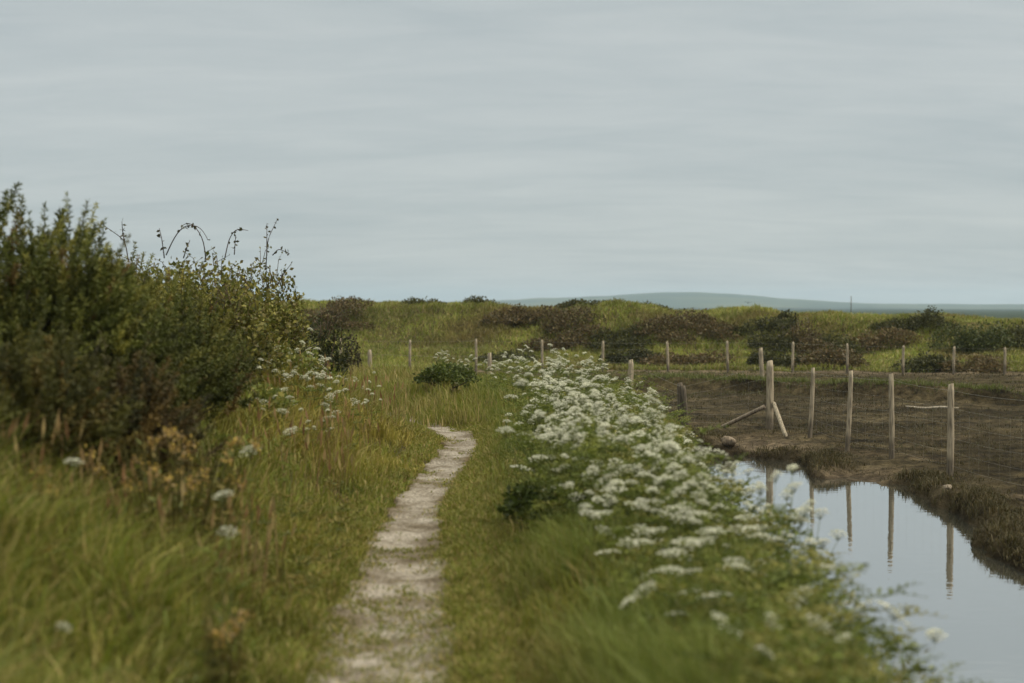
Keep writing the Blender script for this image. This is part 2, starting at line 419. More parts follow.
# left bank, tall
g = Geo()
x, y = frustum_points(470000, 2.6, 37)
pd = path_dist(x, y); k = (pd < -.2 - .13 * sm(11, 6, y)) & (y < end_y(x) + .3) & (x < .5); x, y, pd = x[k], y[k], pd[k]
n = noise(x, y, 1.1, 2); tall = sm(.15, 1.3, -pd)
keep = (R.uniform(0, 1, len(x)) < .45 + .55 * sm(-.7, .3, n)); x, y, pd, n, tall = x[keep], y[keep], pd[keep], n[keep], tall[keep]
H = (.07 + .33 * tall) * R.uniform(.35, 1.2, len(x)) * (1 + .35 * n + .25 * noise(x, y, .35, 1))
H = np.where((y > 13) & (x > -2), H * .75, H) * (1 - .45 * sm(21, 25, y))
W = R.uniform(.004, .008, len(x)) * (1 + y / 16) * np.where(R.uniform(0, 1, len(x)) < .15, 2.0, 1)
C = pick(GREEN, len(x), [.22, .24, .22, .14, .12, .06])
C = lerp(C, np.array([.27, .215, .06]), (.62 * sm(-.7, .6, noise(x, y, 2.3, 5)) * sm(5, 11, y))[:, None])
C = lerp(C, np.array([.10, .125, .02]), (.5 * sm(.2, 1., noise(x, y, 1.7, 7)) * sm(10, 5, y))[:, None])
C = C * (1 + .3 * noise(x, y, .45, 3))[:, None].clip(.55)
blades(g, on_ground(x, y), H, W, C, .75, .9, (.04, 0))
tag(g.build('long_grass', M_grass), 'tall yellow-green grass on the bank left of the path', 'grass', kind='stuff')
# ripe seed heads standing in it
g = Geo()
x, y = frustum_points(9000, 6, 26); pd = path_dist(x, y); k = (pd < -.55) & (y < 22) & (x < 0) & (noise(x, y, 1.5, 3) + .8 * sm(8, 14, y) > .6); x, y = x[k], y[k]
H = R.uniform(.3, .62, len(x)); P = on_ground(x, y); C = pick([(.22, .15, .075), (.26, .2, .1), (.19, .11, .06)], len(x))
ln = R.normal(0, .12, (len(x), 2))
tip = P + np.stack([ln[:, 0], ln[:, 1], np.ones(len(x))], 1) * H[:, None]
leaves(g, P, tip - P, H, .004 + .0002 * y, C * .8)
leaves(g, tip - (tip - P) * .12, (tip - P) + R.normal(0, .05, (len(x), 3)), .12, .016 + .0004 * y, C)
tag(g.build('seeding_grass', M_grass), 'ripe reddish-brown grass seed heads left of the path', 'grass', kind='stuff')
# right verge, short by the path and longer before the flowers
def drift_left(y):
    return np.interp(y, [3, 5, 7, 9, 11, 13, 16, 19, 21, 23], [.7, .5, .36, .22, .10, .04, -.02, -.07, -.2, -.5])
g = Geo()
x, y = frustum_points(420000, 2.6, 30)
pd = path_dist(x, y); k = (x > -1.6 - 4 * (y > 18)) & (x < edge_x(y) - .15) & (((pd > .16 + .12 * sm(11, 6, y))) | ((y > 18.2) & (x > -1.2))) & (y < end_y(x) + .2); x, y, pd = x[k], y[k], pd[k]
b = sm(-.55, .05, x - drift_left(y)); n = noise(x, y, .7, 4)
H = (.045 + .15 * b ** 1.3 + .17 * b * sm(8.8, 7.2, y)) * R.uniform(.5, 1.25, len(x)) * (1 + .3 * n)
H = np.where(y > 18, np.maximum(H, R.uniform(.12, .3, len(x))), H)
keep = R.uniform(0, 1, len(x)) < (.55 + .45 * sm(-.6, .2, n)) * (1 - .7 * sm(.15, .55, x - drift_left(y)) * (y < 18)); x, y, H, b = x[keep], y[keep], H[keep], b[keep]
C = pick(GREEN, len(x), [.2, .26, .24, .1, .14, .06])
C = lerp(C, np.array([.20, .165, .07]), ((1 - b) * .65 * sm(-.5, .7, noise(x, y, .8, 6)))[:, None])
C = lerp(C, np.array([.13, .165, .045]), (b * .75 * sm(-.5, .4, noise(x, y, .6, 1)))[:, None])
blades(g, on_ground(x, y), H, R.uniform(.004, .007, len(x)) * (1 + y / 16), C, .55, .6, (-.05, 0))
y = 2.6 * (19 / 2.6) ** R.uniform(0, 1, 110000); x = np.interp(y, PATH[:, 1], PATH[:, 0]) + .1 * sm(11, 6, y) + R.uniform(.18, 1.5, len(y)); k = x < drift_left(y) + .1; x, y = x[k], y[k]
C = pick(GREEN, len(x), [.18, .24, .24, .08, .18, .08])
blades(g, on_ground(x, y), R.uniform(.025, .075, len(x)) * (1 + .5 * noise(x, y, .35, 3)), R.uniform(.004, .007, len(x)) * (1 + y / 16), C, .8, .6)
tag(g.build('verge_grass', M_grass), 'short trampled grass right of the path, longer by the flowers', 'grass', kind='stuff')
# tufts growing into the path itself
g = Geo()
y = 2.6 * (18.3 / 2.6) ** R.uniform(0, 1, 150000); x = np.interp(y, PATH[:, 1], PATH[:, 0]) + R.uniform(-.55, .55, len(y)); pd = path_dist(x, y)
fill = .8 * noise(x * 1.2, y * 1.1, .6, 1) + .5 * noise(x, y, .17, 3)
near = sm(11, 7, y); cen = sm(.27 + .09 * near, .08 + .06 * near, np.abs(pd))
k = (np.abs(pd) < .5) & (fill - .8 * cen * (1 - .45 * near) + .42 * near + .0 + R.normal(0, .18, len(y)) > -.25)
x, y = x[k], y[k]
x0_, y0_ = path_sample(); i_ = R.integers(0, len(x0_), 9000); i_ = i_[y0_[i_] > 18.0]; blades(g, on_ground(x0_[i_] + R.uniform(-.6, .6, len(i_)), y0_[i_] + R.uniform(-.3, .3, len(i_))), R.uniform(.12, .32, len(i_)), R.uniform(.007, .013, len(i_)), pick(GREEN, len(i_)), .5, .7)
C = pick(GREEN, len(x), [.18, .24, .24, .1, .16, .08])
blades(g, on_ground(x, y, .0), R.uniform(.015, .05, len(x)) * (1 + .6 * sm(.2, .4, np.abs(path_dist(x, y)))), R.uniform(.004, .007, len(x)) * (1 + y / 16), C, .8, .6)
tag(g.build('path_grass', M_grass), 'thin low grass creeping over the pale path', 'grass', kind='stuff')
# marsh grass along the pond and over the mud field
g = Geo()
x = R.uniform(2, 9, 300000); y = R.uniform(10, 26.5, 300000); sd = pond_dist(x, y)
z = height(x, y)
pr = sm(.9, .2, sd) * sm(-.6, .4, noise(x, y, .7, 6)) + .10 * sm(-.2, .8, noise(x, y, .8, 1)) + 1.2 * np.exp(-((x - 3.0) / .5) ** 2 - ((y - 24.3) / .9) ** 2)
k = (z > WATER + .03) & (bankness(x, y) < .25) & (R.uniform(0, 1, len(x)) < pr * (1 - bare(x, y))) & (x > edge_x(y) + .05); x, y, sd, z = x[k], y[k], sd[k], z[k]
C = pick([(.052, .041, .02), (.066, .055, .024), (.045, .041, .016), (.10, .08, .042)], len(x))
H = R.uniform(.02, .07, len(x)) * (1 + .6 * sm(.6, .1, sd)) * (1 + .6 * noise(x, y, .5, 2))
blades(g, np.stack([x, y, z - .01], 1), H, R.uniform(.007, .014, len(x)), C, .9, .9)
d = 17 + 34 * R.uniform(0, 1, 260000) ** .8; x = R.uniform(-.3, .44, 260000) * d
z = height(x, d); rg = ridge(x, d)
pr = .06 + .3 * sm(-.3, 1, noise(x / 3, d, 1.1, 2)) + .95 * rg + .35 * sm(.25, .9, noise(x / 4, d, 2.2, 6)) * sm(30, 36, d)
k = (bankness(x, d) < .5) & (pond_dist(x, d) > .5) & (x > edge_x(d) - 4 * (d > 25)) & (R.uniform(0, 1, len(x)) < pr) & (d < levee_foot(x)); x, d, z, rg = x[k], d[k], z[k], rg[k]
C = pick([(.046, .037, .018), (.04, .034, .015), (.07, .058, .03), (.055, .054, .022)], len(x)); C = lerp(C, np.array([.10, .10, .032]), (.8 * sm(33, 42, d) * sm(-.1, .7, noise(x / 4, d, 2.2, 6)))[:, None]); C = lerp(C, np.array([.10, .115, .035]), (rg * .9)[:, None])
blades(g, np.stack([x, d, z - .01], 1), R.uniform(.03, .09, len(x)) * (1 + 1.2 * rg), R.uniform(.010, .016, len(x)) * d / 24, C, .9, .9)
tag(g.build('marsh_grass', M_grass), 'brown marsh grass along the pond edge and mud field', 'marsh grass', kind='stuff')
# far embankment grass
g = Geo()
n_ = 200000
x = R.uniform(-19, 31, n_); y = levee_foot(x) + R.uniform(-1.2, 13, n_)
C = pick([(.18, .205, .048), (.22, .22, .06), (.145, .17, .04), (.26, .225, .10)], n_)
C = C * (1 + .4 * noise(x, y, 2.6, 2))[:, None]; C = lerp(C, np.array([.14, .10, .045]), (.75 * sm(.1, 1.0, noise(x, y * 1.5, 4.2, 5)))[:, None])
H = R.uniform(.08, .26, n_) * (1 + .5 * noise(x, y, 1.5, 1))
blades(g, on_ground(x, y), H, R.uniform(.02, .045, n_), C, .9, .8, (.08, 0))
tag(g.build('embankment_grass', M_grass), 'green and brown rough grass over the far embankment', 'grass', kind='stuff')

# ------------------------------------------------------------------ white umbel plants
def frond(g, base, dirv, length, c, n=9, lw=.35):
    """feathery compound leaf"""
    dirv = np.asarray(dirv, float); dirv /= np.linalg.norm(dirv)
    s = np.cross(dirv, [0, 0, 1]); s /= np.linalg.norm(s) + 1e-9
    t = np.linspace(.15, 1, n); pts = base + dirv * (t * length)[:, None] + np.array([0, 0, -.3]) * ((t ** 2) * length)[:, None]
    P, D, L = [], [], []
    for i in range(n):
        w = length * lw * (1 - t[i] * .8)
        for sg in (-1, 1):
            for q in (.35, .7, 1.0):
                P.append(pts[i] + s * sg * w * q * .6); D.append(dirv * .7 + s * sg + R.normal(0, .3, 3)); L.append(w * .55)
    leaves(g, np.array(P), np.array(D), np.array(L), np.array(L) * .42, pick([c], len(P), jit=.25), .5)
    tube(g, [base, pts[n // 2], pts[-1]], [.003, .002, .001], np.array(c) * .9, 3, False)
def make_umbel_plant(seed, hgt, heads, name='cow_parsley', leafy=16, hr=1.0):
    global R
    R0 = R; R = np.random.default_rng(seed)
    root = empty(name, (0, 0, -50), 'x', 'wildflower')
    gs, gl = Geo(), Geo()
    lean = R.normal(0, .08, 2)
    top = np.array([lean[0] * hgt, lean[1] * hgt, hgt * .62])
    tube(gs, [(0, 0, 0), top * .5 + R.normal(0, .015, 3), top], [.007, .006, .004], (.10, .12, .04), 5)
    for h in range(heads):
        a = 2 * PI * h / heads + R.uniform(-.5, .5); sp = R.uniform(.10, .30) * hgt if h else .03
        zt = hgt * R.uniform(.52, .98) if h else hgt
        tip = np.array([top[0] + math.cos(a) * sp, top[1] + math.sin(a) * sp, zt])
        st = top * R.uniform(.5, .9)
        tube(gs, [st, (st + tip) / 2 + np.array([math.cos(a), math.sin(a), -.5]) * .03, tip], [.004, .003, .002], (.10, .12, .04), 4)
        # compound head: rays ending in small domed clusters of florets
        gh = Geo(); r = R.uniform(.042, .08) * hr; rays = 19
        rr = np.sqrt((np.arange(rays) + .4) / rays) * r; an = np.arange(rays) * 2.39996 + R.uniform(0, 6)
        tilt = R.normal(0, .28, 2)
        cx, cy = rr * np.cos(an), rr * np.sin(an)
        cz = .045 + .030 * (1 - (rr / r) ** 2) + tilt[0] * cx + tilt[1] * cy + R.normal(0, .003, rays)
        cen = tip + np.stack([cx, cy, cz], 1)
        for c in cen:
            tube(gh, [tip, c], [.0012, .0008], (.14, .16, .06), 3, False)
        k = 9; P = np.repeat(cen, k, 0) + np.concatenate([R.normal(0, .0065, (rays * k, 2)), R.uniform(-.003, .005, (rays * k, 1))], 1)
        D = R.normal(0, 1, (rays * k, 3)); D[:, 2] *= .35
        sz = R.uniform(.009, .014, rays * k) * hr ** .8
        leaves(gh, P - D / np.linalg.norm(D, axis=1, keepdims=True) * (sz / 2)[:, None], D, sz, sz * .9, pick([(.70, .69, .60), (.64, .64, .53), (.48, .51, .36)], rays * k, [.5, .33, .17], .08), .6)
        gh.build('flower_head', M_petal, root)
    for i in range(leafy):
        a = R.uniform(0, 2 * PI); z = R.uniform(.05, .78) * hgt
        b = np.array([lean[0] * z, lean[1] * z, z])
        frond(gl, b, (math.cos(a), math.sin(a), R.uniform(.2, .9)), R.uniform(.16, .32), [(.125, .15, .03), (.15, .165, .04), (.10, .125, .026)][i % 3])
    gs.build('stem', M_leaf, root); gl.build('foliage', M_leaf, root)
    R = R0
    return root
PROT = [make_umbel_plant(11, 1.0, 5), make_umbel_plant(12, .9, 4), make_umbel_plant(13, 1.05, 5), make_umbel_plant(14, .85, 3), make_umbel_plant(15, .95, 4), make_umbel_plant(16, 1.0, 1, leafy=4), make_umbel_plant(17, 1.0, 3, leafy=12, hr=1.75), make_umbel_plant(18, 1.0, 2, leafy=10, hr=1.6)]
used = set()
def plant(x, y, s, label, group, v=None):
    i = int(R.integers(5)) if v is None else v
    loc = (float(x), float(y), float(height(x, y)) - .015); rz = float(R.uniform(0, 2 * PI))
    if i not in used:
        used.add(i); o = PROT[i]; o.location = loc; o.rotation_euler = (0, 0, rz); o.scale = (s, s, s); o['label'] = label; o['group'] = group
        return o
    return dup(PROT[i], loc, rz, s, label, group)
LB = {'far': ('white umbel flower in the crowded far end of the drift before the wire fence', 'white umbel flowers at the far end of the drift'),
      'mid': ('white umbel flower in the thick of the drift between grass verge and pond', 'white umbel flowers in the thick of the drift'),
      'slope': ('white umbel flower on the slope falling to the pond edge', 'white umbel flowers on the pond slope'),
      'near': ('large blurred white umbel flower in the leafy undergrowth nearest the viewer', 'blurred white umbel flowers in the near undergrowth')}
cnt = 0; spots = []
def spaced(x, y, mn):
    for (a, b) in spots:
        if (a - x) ** 2 + (b - y) ** 2 < mn * mn: return False
    spots.append((x, y)); return True
tries = 0
while cnt < 168 and tries < 6000:
    tries += 1
    y = 7.0 * (24.5 / 7.0) ** R.uniform(0, 1) ** 1.15; xl, xr = drift_left(y) + .1, edge_x(y) - np.interp(y, [7, 12, 16, 22], [.85, .82, .95, .85])
    x = xl + (xr - xl) * R.uniform(0, 1) ** (1.25 if y < 15 else 1)
    if (y > 15 and y < 18.5 and x < .1) or (y > 20.5 and x > 1.5): continue
    if noise(x, y, 1.0, 6) < -.45: continue
    if not spaced(x, y, .10 + .012 * y): continue
    f = (x - xl) / (xr - xl)
    s = R.uniform(.5, .88) * (1 - .38 * max(0, f - .45)) * (1 + .12 * (f < .4) * (y < 16))
    key = 'slope' if x > edge_x(y) - .95 and y < 17 else 'far' if y > 15 else 'mid'
    plant(x, y, s, *LB[key]); cnt += 1
# the sparse, strongly blurred ones closest to the camera, placed where the photograph shows a head
for px_, py_, d, s in ((790, 622, 5.0, .75), (868, 630, 5.4, .7), (832, 664, 4.6, .7), (728, 655, 4.5, .7), (700, 563, 5.6, .85), (652, 617, 5.2, .75), (770, 560, 6.6, .8), (690, 535, 6.4, .85), (665, 527, 6.9, .85), (825, 585, 6.2, .75), (640, 520, 7.0, .8), (655, 548, 6.4, .8), (618, 505, 7.4, .8), (712, 548, 6.5, .8), (676, 572, 6.0, .8), (635, 560, 6.2, .8), (735, 592, 5.8, .8), (600, 530, 6.9, .8), (685, 598, 5.6, .8), (540, 470, 9.0, .8), (536, 448, 9.6, .8), (745, 545, 6.6, .8), (905, 640, 5.3, .7)):
    x = X(px_, d); top = Zat(py_, d); gz = float(height(x, d)); s = min(1.1, max(.45, (top - gz) / 1.0 + .07))
    plant(x, d, s, *LB['near'], 7 if py_ > 600 else 6)
# left of the path
LL = ('white umbel flower among the tall grass below the bramble thicket', 'white umbel flowers below the brambles')
spots = []; cnt = 0; tries = 0
while cnt < 36 and tries < 3000:
    tries += 1
    y = R.uniform(11.5, 20.5); u = R.uniform(258, 408)
    x = X(u, y)
    if path_dist(x, y) > -.75 or not spaced(x, y, .2) or x > -1.5: continue
    plant(x, y, R.uniform(.4, .74), *LL); cnt += 1
for px_, py_, d, lab in ((288, 434, 9.5, 'white umbel flower leaning out of the left bank grass, halfway to the brambles'),
                         (284, 414, 10.5, 'white umbel flower just behind the leaning one in the left bank grass'),
                         (248, 455, 7.2, 'large blurred white umbel flower beside the yellow-flowered plant'),
                         (228, 500, 6.2, 'blurred white umbel flower low in the left grass below the yellow-flowered plant'),
                         (222, 536, 5.8, 'blurred white umbel flower nodding low over the left grass'),
                         (76, 466, 6.2, 'small blurred white umbel flower alone in front of the gorse'),
                         (57, 640, 4.6, 'tiny blurred pale umbel flower alone in the lowest left grass')):
    x = X(px_, d); gz = float(height(x, d)); s = max(.35, (Zat(py_, d) - gz) / 1.0)
    o = plant(x, d, min(s, 1.0), lab, 'single white umbel flowers in the left grass', 5)
# clump beyond the end of the path
LC = ('white umbel flower in the small clump beyond the bend of the path', 'white umbel flowers beyond the path bend')
for i in range(9):
    y = R.uniform(22.3, 24); plant(X(R.uniform(432, 474), y), y, R.uniform(.48, .66), *LC)

g = Geo()
y = R.uniform(6, 14, 260); x = edge_x(y) - R.uniform(.1, .75, 260); P = on_ground(x, y); H = R.uniform(.35, .75, 260)
tip = P + np.concatenate([R.normal(0, .12, (260, 2)), np.ones((260, 1))], 1) * H[:, None]; C = pick([(.16, .14, .06), (.12, .12, .045)], 260)
leaves(g, P, tip - P, H, .007, C)
for q in range(4): leaves(g, P + (tip - P) * R.uniform(.72, .98, (260, 1)), (tip - P) * .6 + R.normal(0, .25, (260, 3)), .05, .012, C)
tag(g.build('reed_grass', M_grass), 'thin wispy grass stems standing against the water', 'grass', kind='stuff')

# leafy undergrowth on the pond side of the verge
g = Geo()
x, y = frustum_points(42000, 4.0, 26); k = (x > drift_left(y) - .08) & (x < edge_x(y) - .12); x, y = x[k], y[k]
k = R.uniform(0, 1, len(x)) < .35 + .65 * sm(-.5, .5, noise(x, y, .6, 2)); x, y = x[k][:9500], y[k][:9500]
z0 = height(x, y); slope = sm(.9, .1, edge_x(y) - x)
hh = R.uniform(.05, 1, len(x)) ** .8 * (.50 + .34 * noise(x, y, .62, 3)).clip(.12) * sm(-.15, .25, x - drift_left(y)) * np.where(y < 8, .85, 1)
for i in range(len(x)):
    a = R.uniform(0, 2 * PI)
    frond(g, np.array([x[i], y[i], z0[i] + max(hh[i], .02)]), (math.cos(a), math.sin(a), R.uniform(.1, 1.0)), R.uniform(.12, .26), [(.11, .135, .03), (.145, .165, .038), (.08, .10, .024), (.19, .18, .055)][int(R.integers(4))], 5)
tag(g.build('undergrowth', M_leaf), 'leafy green undergrowth between the verge and the pond', 'undergrowth', kind='stuff')

g = Geo()
x, y = frustum_points(16000, 3.2, 24); pd = path_dist(x, y); k = (pd < -.4) & (x < 0) & (R.uniform(0, 1, len(x)) < sm(-.3, .7, noise(x, y, .9, 6))); x, y, pd = x[k][:3600], y[k][:3600], pd[k][:3600]
z0 = height(x, y)
for i in range(len(x)):
    a = R.uniform(0, 2 * PI)
    frond(g, np.array([x[i], y[i], z0[i] + R.uniform(.02, .30) * min(1, -pd[i])]), (math.cos(a), math.sin(a), R.uniform(.2, 1.1)), R.uniform(.10, .22), [(.11, .125, .026), (.15, .15, .034), (.08, .095, .022), (.20, .16, .05)][int(R.integers(4))], 5)
tag(g.build('leafy_weeds', M_leaf), 'low leafy weeds mixed into the grass left of the path', 'weeds', kind='stuff')

# ------------------------------------------------------------------ gorse and brambles
def lump(blobs, n, inner=.25):
    w = np.array([b[3] * b[4] + b[5] * b[3] for b in blobs]); w = w / w.sum()
    i = R.choice(len(blobs), n, p=w); B = np.array(blobs)[i]
    D = R.normal(size=(n, 3)); D[:, 2] = np.abs(D[:, 2]) * 1.0 - .25; D /= np.linalg.norm(D, axis=1, keepdims=True)
    r = 1 - inner * R.uniform(0, 1, n) ** 1.5
    r = r * (1 + .2 * noise(D[:, 0] * 3 + i, D[:, 2] * 3 + D[:, 1] * 2, .8, 3))
    return B[:, :3] + D * B[:, 3:6] * r[:, None], D
def make_gorse(seed, blobs, plumes, name, loc, label, group=None, cols=None, spike=.05):
    global R
    R = np.random.default_rng(seed); plumes = int(plumes * .62)
    root = empty(name, loc, label, 'bush', group)
    P, D = lump(blobs, plumes, .45)
    A = D * .75 + np.array([0, 0, .75]) + R.normal(0, .28, (plumes, 3)); A /= np.linalg.norm(A, axis=1, keepdims=True)
    Ls = R.uniform(.16, .34, plumes); m = 100
    t = R.uniform(0, 1, (plumes, m))
    pos = P[:, None] + A[:, None] * (t * Ls[:, None])[..., None]
    rd = R.normal(size=(plumes, m, 3)); rd /= np.linalg.norm(rd, axis=2, keepdims=True)
    dr = rd + A[:, None] * .7
    cols = cols or [(.058, .066, .018), (.08, .085, .024), (.043, .048, .015), (.12, .115, .034), (.10, .07, .03)]
    C = np.repeat(pick(cols, plumes, [.31, .28, .2, .17, .04], .2) * (1 + .35 * noise(P[:, 0] + P[:, 1], P[:, 2] - P[:, 1], .45, 5))[:, None].clip(.6), m, 0)
    g = Geo(); ln = (spike * (1.15 - .5 * t) * R.uniform(.7, 1.2, t.shape)).ravel()
    leaves(g, pos.reshape(-1, 3), dr.reshape(-1, 3), ln, ln * .24, C)
    g.build('crown', M_gorse, root)
    g = Geo()
    for i in range(0, plumes, 6):
        q = P[i] + A[i] * Ls[i]; b = np.array([q[0] * .15, q[1] * .15, 0])
        tube(g, [b, (b + P[i]) / 2 + R.normal(0, .05, 3), P[i], q], [.014, .008, .004, .002], (.06, .045, .03), 4, False)
    g.build('stem', M_wood, root)
    return root
def at(px_, py_top, d, extra=0):
    x = X(px_, d); z = float(height(x, d)); return (x, d, z - .02), Zat(py_top, d) - z
def dome(h, w, seed, k=6):
    w = w * .78; r = np.random.default_rng(seed); b = [(0, 0, h * .42, w * .42, w * .42, h * .5)]
    for i in range(k):
        a = 2 * PI * i / k + r.uniform(-.4, .4); q = r.uniform(.28, .45) * w
        hz = h * r.uniform(.3, .6); b.append((math.cos(a) * q, math.sin(a) * q, hz * .7, w * .27, w * .27, hz * .75))
    return b
def gorse_at(seed, px_, top, d, w, n, label, **kw):
    loc, h = at(px_, top, d)
    return make_gorse(seed, dome(h, w, seed), n, 'gorse_bush', loc, label, 'gorse bushes on the left bank', **kw)
gorse_at(21, -46, 186, 8.6, 2.1, 1500, 'tallest dark gorse bush at the far left edge')
gorse_at(22, 62, 285, 9.2, 1.7, 1200, 'dark spiky gorse bush beside the tallest one')
gorse_at(23, 128, 288, 10.2, 1.5, 1100, 'rounded dark gorse bush standing out over the grass above the yellow-flowered plant')
gorse_at(24, 178, 325, 11.4, 1.0, 700, 'low dark gorse bush next to the white flowers')
gorse_at(25, 20, 340, 7.4, 1.2, 800, 'low dark gorse mass in front of the tallest bush', cols=[(.05, .05, .015), (.065, .062, .018), (.04, .04, .013), (.1, .08, .028), (.12, .065, .028)])
gorse_at(26, 118, 372, 7.9, .9, 450, 'browned low gorse patch behind the yellow-flowered plant', cols=[(.05, .045, .018), (.07, .05, .022), (.035, .036, .014), (.10, .07, .028), (.11, .065, .03)])
gorse_at(27, 105, 258, 13.5, 2.2, 1300, 'far green gorse bush rising behind the front ones', cols=[(.085, .088, .024), (.11, .108, .03), (.065, .066, .02), (.15, .135, .045), (.12, .085, .035)])

def make_bush(seed, blobs, n, name, loc, label, cat='bush', group=None, cols=None, size=.05, stems=24, mat=None, spread=.45):
    global R
    R = np.random.default_rng(seed)
    root = empty(name, loc, label, cat, group)
    P, D = lump(blobs, n, spread)
    g = Geo()
    dr = D * .5 + R.normal(0, .8, (n, 3)) + np.array([0, 0, .2])
    s = size * R.uniform(.6, 1.3, n)
    cl = noise(P[:, 0] + P[:, 1], P[:, 2] * 1.3 + P[:, 1], .3, 2)
    C = pick(cols, n, None, .25) * (1 + .25 * cl)[:, None]
    leaves(g, P, dr, s, s * .62, C, .25)
    g.build('crown', mat or M_leaf, root)
    if stems and cat == 'bush':
        g = Geo(); top = P[np.argsort(P[:, 2])[-n // 7:]]
        for i in range(34):
            q = top[int(R.integers(len(top)))]; a = R.normal(0, .5, 2); l = R.uniform(.12, .34)
            p1 = q + np.array([a[0] * l * .5, a[1] * l * .5, l * .75]); p2 = q + np.array([a[0] * l * 1.3, a[1] * l * 1.3, l])
            tube(g, [q, p1, p2], [.005, .004, .002], (.075, .05, .035), 3, False)
            leaves(g, np.array([p1, p2, (q + p1) / 2, (p1 + p2) / 2]), R.normal(0, 1, (4, 3)), .04, .025, pick(cols, 4))
        g.build('foliage', M_leaf, root)
    if stems:
        g = Geo()
        for i in range(stems):
            q = P[int(R.integers(n))]; b = np.array([q[0] * .25, q[1] * .25, 0])
            tube(g, [b, (b + q) / 2 + R.normal(0, .06, 3), q, q + D[i] * .12], [.012, .008, .004, .002], (.07, .045, .035), 4, False)
        g.build('stem', M_wood, root)
    return root
BR = [(.10, .108, .026), (.145, .14, .036), (.07, .074, .02), (.21, .19, .055), (.125, .105, .04)]
def cane(root, pts, c=(.055, .035, .03), leafn=9, name='cane', size=.05):
    """an arching bare cane with a few leaves, in the bush's own space"""
    pts = np.array(pts, float); t = np.linspace(0, 1, 14)
    k = np.linspace(0, 1, len(pts)); sp = np.stack([np.interp(t, k, pts[:, i]) for i in range(3)], 1)
    for _ in range(3): sp[1:-1] = (sp[:-2] + 2 * sp[1:-1] + sp[2:]) / 4
    g = Geo(); tube(g, sp, np.linspace(.007, .003, 14), c, 5)
    i = R.integers(4, 14, leafn)
    leaves(g, sp[i], R.normal(0, 1, (leafn, 3)), size * R.uniform(.6, 1.2, leafn), size * .6, pick([(.045, .045, .02), (.06, .055, .025)], leafn))
    return g.build(name, M_leaf, root)
def canes_px(root, d, lines, leafn=8):
    x0, y0, z0 = root.location
    for ln in lines:
        cane(root, [(X(a, d) - x0, R.uniform(-.1, .1) + d - y0, Zat(b, d) - z0) for a, b in ln], leafn=leafn)
loc, h = at(188, 250, 15.5)
b1 = make_bush(31, dome(h, 2.3, 31, 8), 7000, 'bramble_bush', loc, 'green bramble thicket behind the gorse with thin bare shoots', group='bramble bushes', cols=BR, size=.06)
canes_px(b1, 15.2, [[(128, 262), (124, 240), (106, 226)], [(126, 246), (121, 232), (124, 222)], [(163, 258), (162, 240), (158, 228)], [(165, 255), (174, 236), (186, 224), (200, 226), (208, 240)], [(183, 258), (188, 248), (190, 240)]], 7)
loc, h = at(246, 254, 17.0)
b2 = make_bush(32, dome(h, 1.55, 32, 8), 7500, 'bramble_bush', loc, 'rounded bramble bush with tall upright shoots at the end of the thicket', group='bramble bushes', cols=BR, size=.055)
canes_px(b2, 16.8, [[(206, 262), (205, 240), (196, 226), (186, 222), (180, 226)], [(224, 258), (228, 238), (238, 229), (250, 231)], [(236, 255), (237, 236)], [(266, 270), (269, 240), (276, 220)], [(268, 256), (268, 236), (267, 224)], [(277, 285), (282, 275), (290, 264)], [(272, 255), (280, 249), (290, 254)]], 9)
loc, h = at(224, 285, 14.6)
make_bush(34, dome(h, 1.25, 34, 7), 5200, 'bramble_bush', loc, 'lower leafy bramble mass in front of the thicket with pale flower heads', group='bramble bushes', cols=BR, size=.055)
loc, h = at(312, 308, 18.6)
make_bush(33, dome(h, .95, 33, 7), 3600, 'bramble_bush', loc, 'last low dark bramble bush before the far fence', group='bramble bushes', cols=[(.04, .05, .018), (.055, .062, .022), (.035, .04, .015), (.08, .08, .03)], size=.055)

WEED = [(.11, .13, .032), (.15, .16, .04), (.085, .10, .026), (.20, .18, .06)]
for i, (px_, top, d, w_, lab) in enumerate(((258, 338, 15.6, 1.5, 'light green leafy weed clump at the foot of the bramble bush'),
                                  (222, 376, 12.6, 1.2, 'light green leafy weed clump on the slope below the low dark gorse'),
                                  (168, 408, 10.0, 1.1, 'light green leafy weed clump behind the yellow-flowered plant'))):
    loc, h = at(px_, top, d); make_bush(61 + i, dome(max(h, .3), w_, 61 + i, 7), 2600, 'weed_clump', loc, lab, 'weeds', 'leafy weed clumps below the bushes', WEED, .055, 10)
# yellow-flowered plants in the left grass
def yellow_plant(seed, loc, h, w, label, n=70):
    global R
    R = np.random.default_rng(seed)
    root = empty('yellow_wildflower', loc, label, 'wildflower', 'yellow-flowered plants in the left grass')
    gs, gl = Geo(), Geo()
    for i in range(n):
        a = R.uniform(0, 2 * PI); q = R.uniform(0, 1) ** .5 * w / 2; t = np.array([math.cos(a) * q, math.sin(a) * q, h * R.uniform(.6, 1.0)])
        b = t * [.4, .4, 0]; tube(gs, [b, (b + t) / 2, t], [.004, .003, .002], (.12, .11, .04), 4, False)
        k = 7; leaves(gl, b + (t - b) * R.uniform(.1, .9, (k, 1)), R.normal(0, 1, (k, 3)) + [0, 0, .4], .06, .018, pick([(.1, .11, .03), (.15, .12, .04)], k))
        if i % 4 == 0:
            gh = Geo(); m = 26
            leaves(gh, t + R.normal(0, .014, (m, 3)), R.normal(0, 1, (m, 3)), .022, .014, pick([(.42, .30, .07), (.34, .22, .07), (.28, .2, .10)], m))
            gh.build('flower_head', M_petal, root)
    gs.build('stem', M_leaf, root); gl.build('foliage', M_leaf, root)
def low_at(px_, top, d):
    loc, h = at(px_, top, d); return loc, max(h, .3)
loc, h = low_at(172, 425, 7.0); yellow_plant(41, loc, h, .85, 'broad blurred yellow-flowered plant below the gorse', 120)
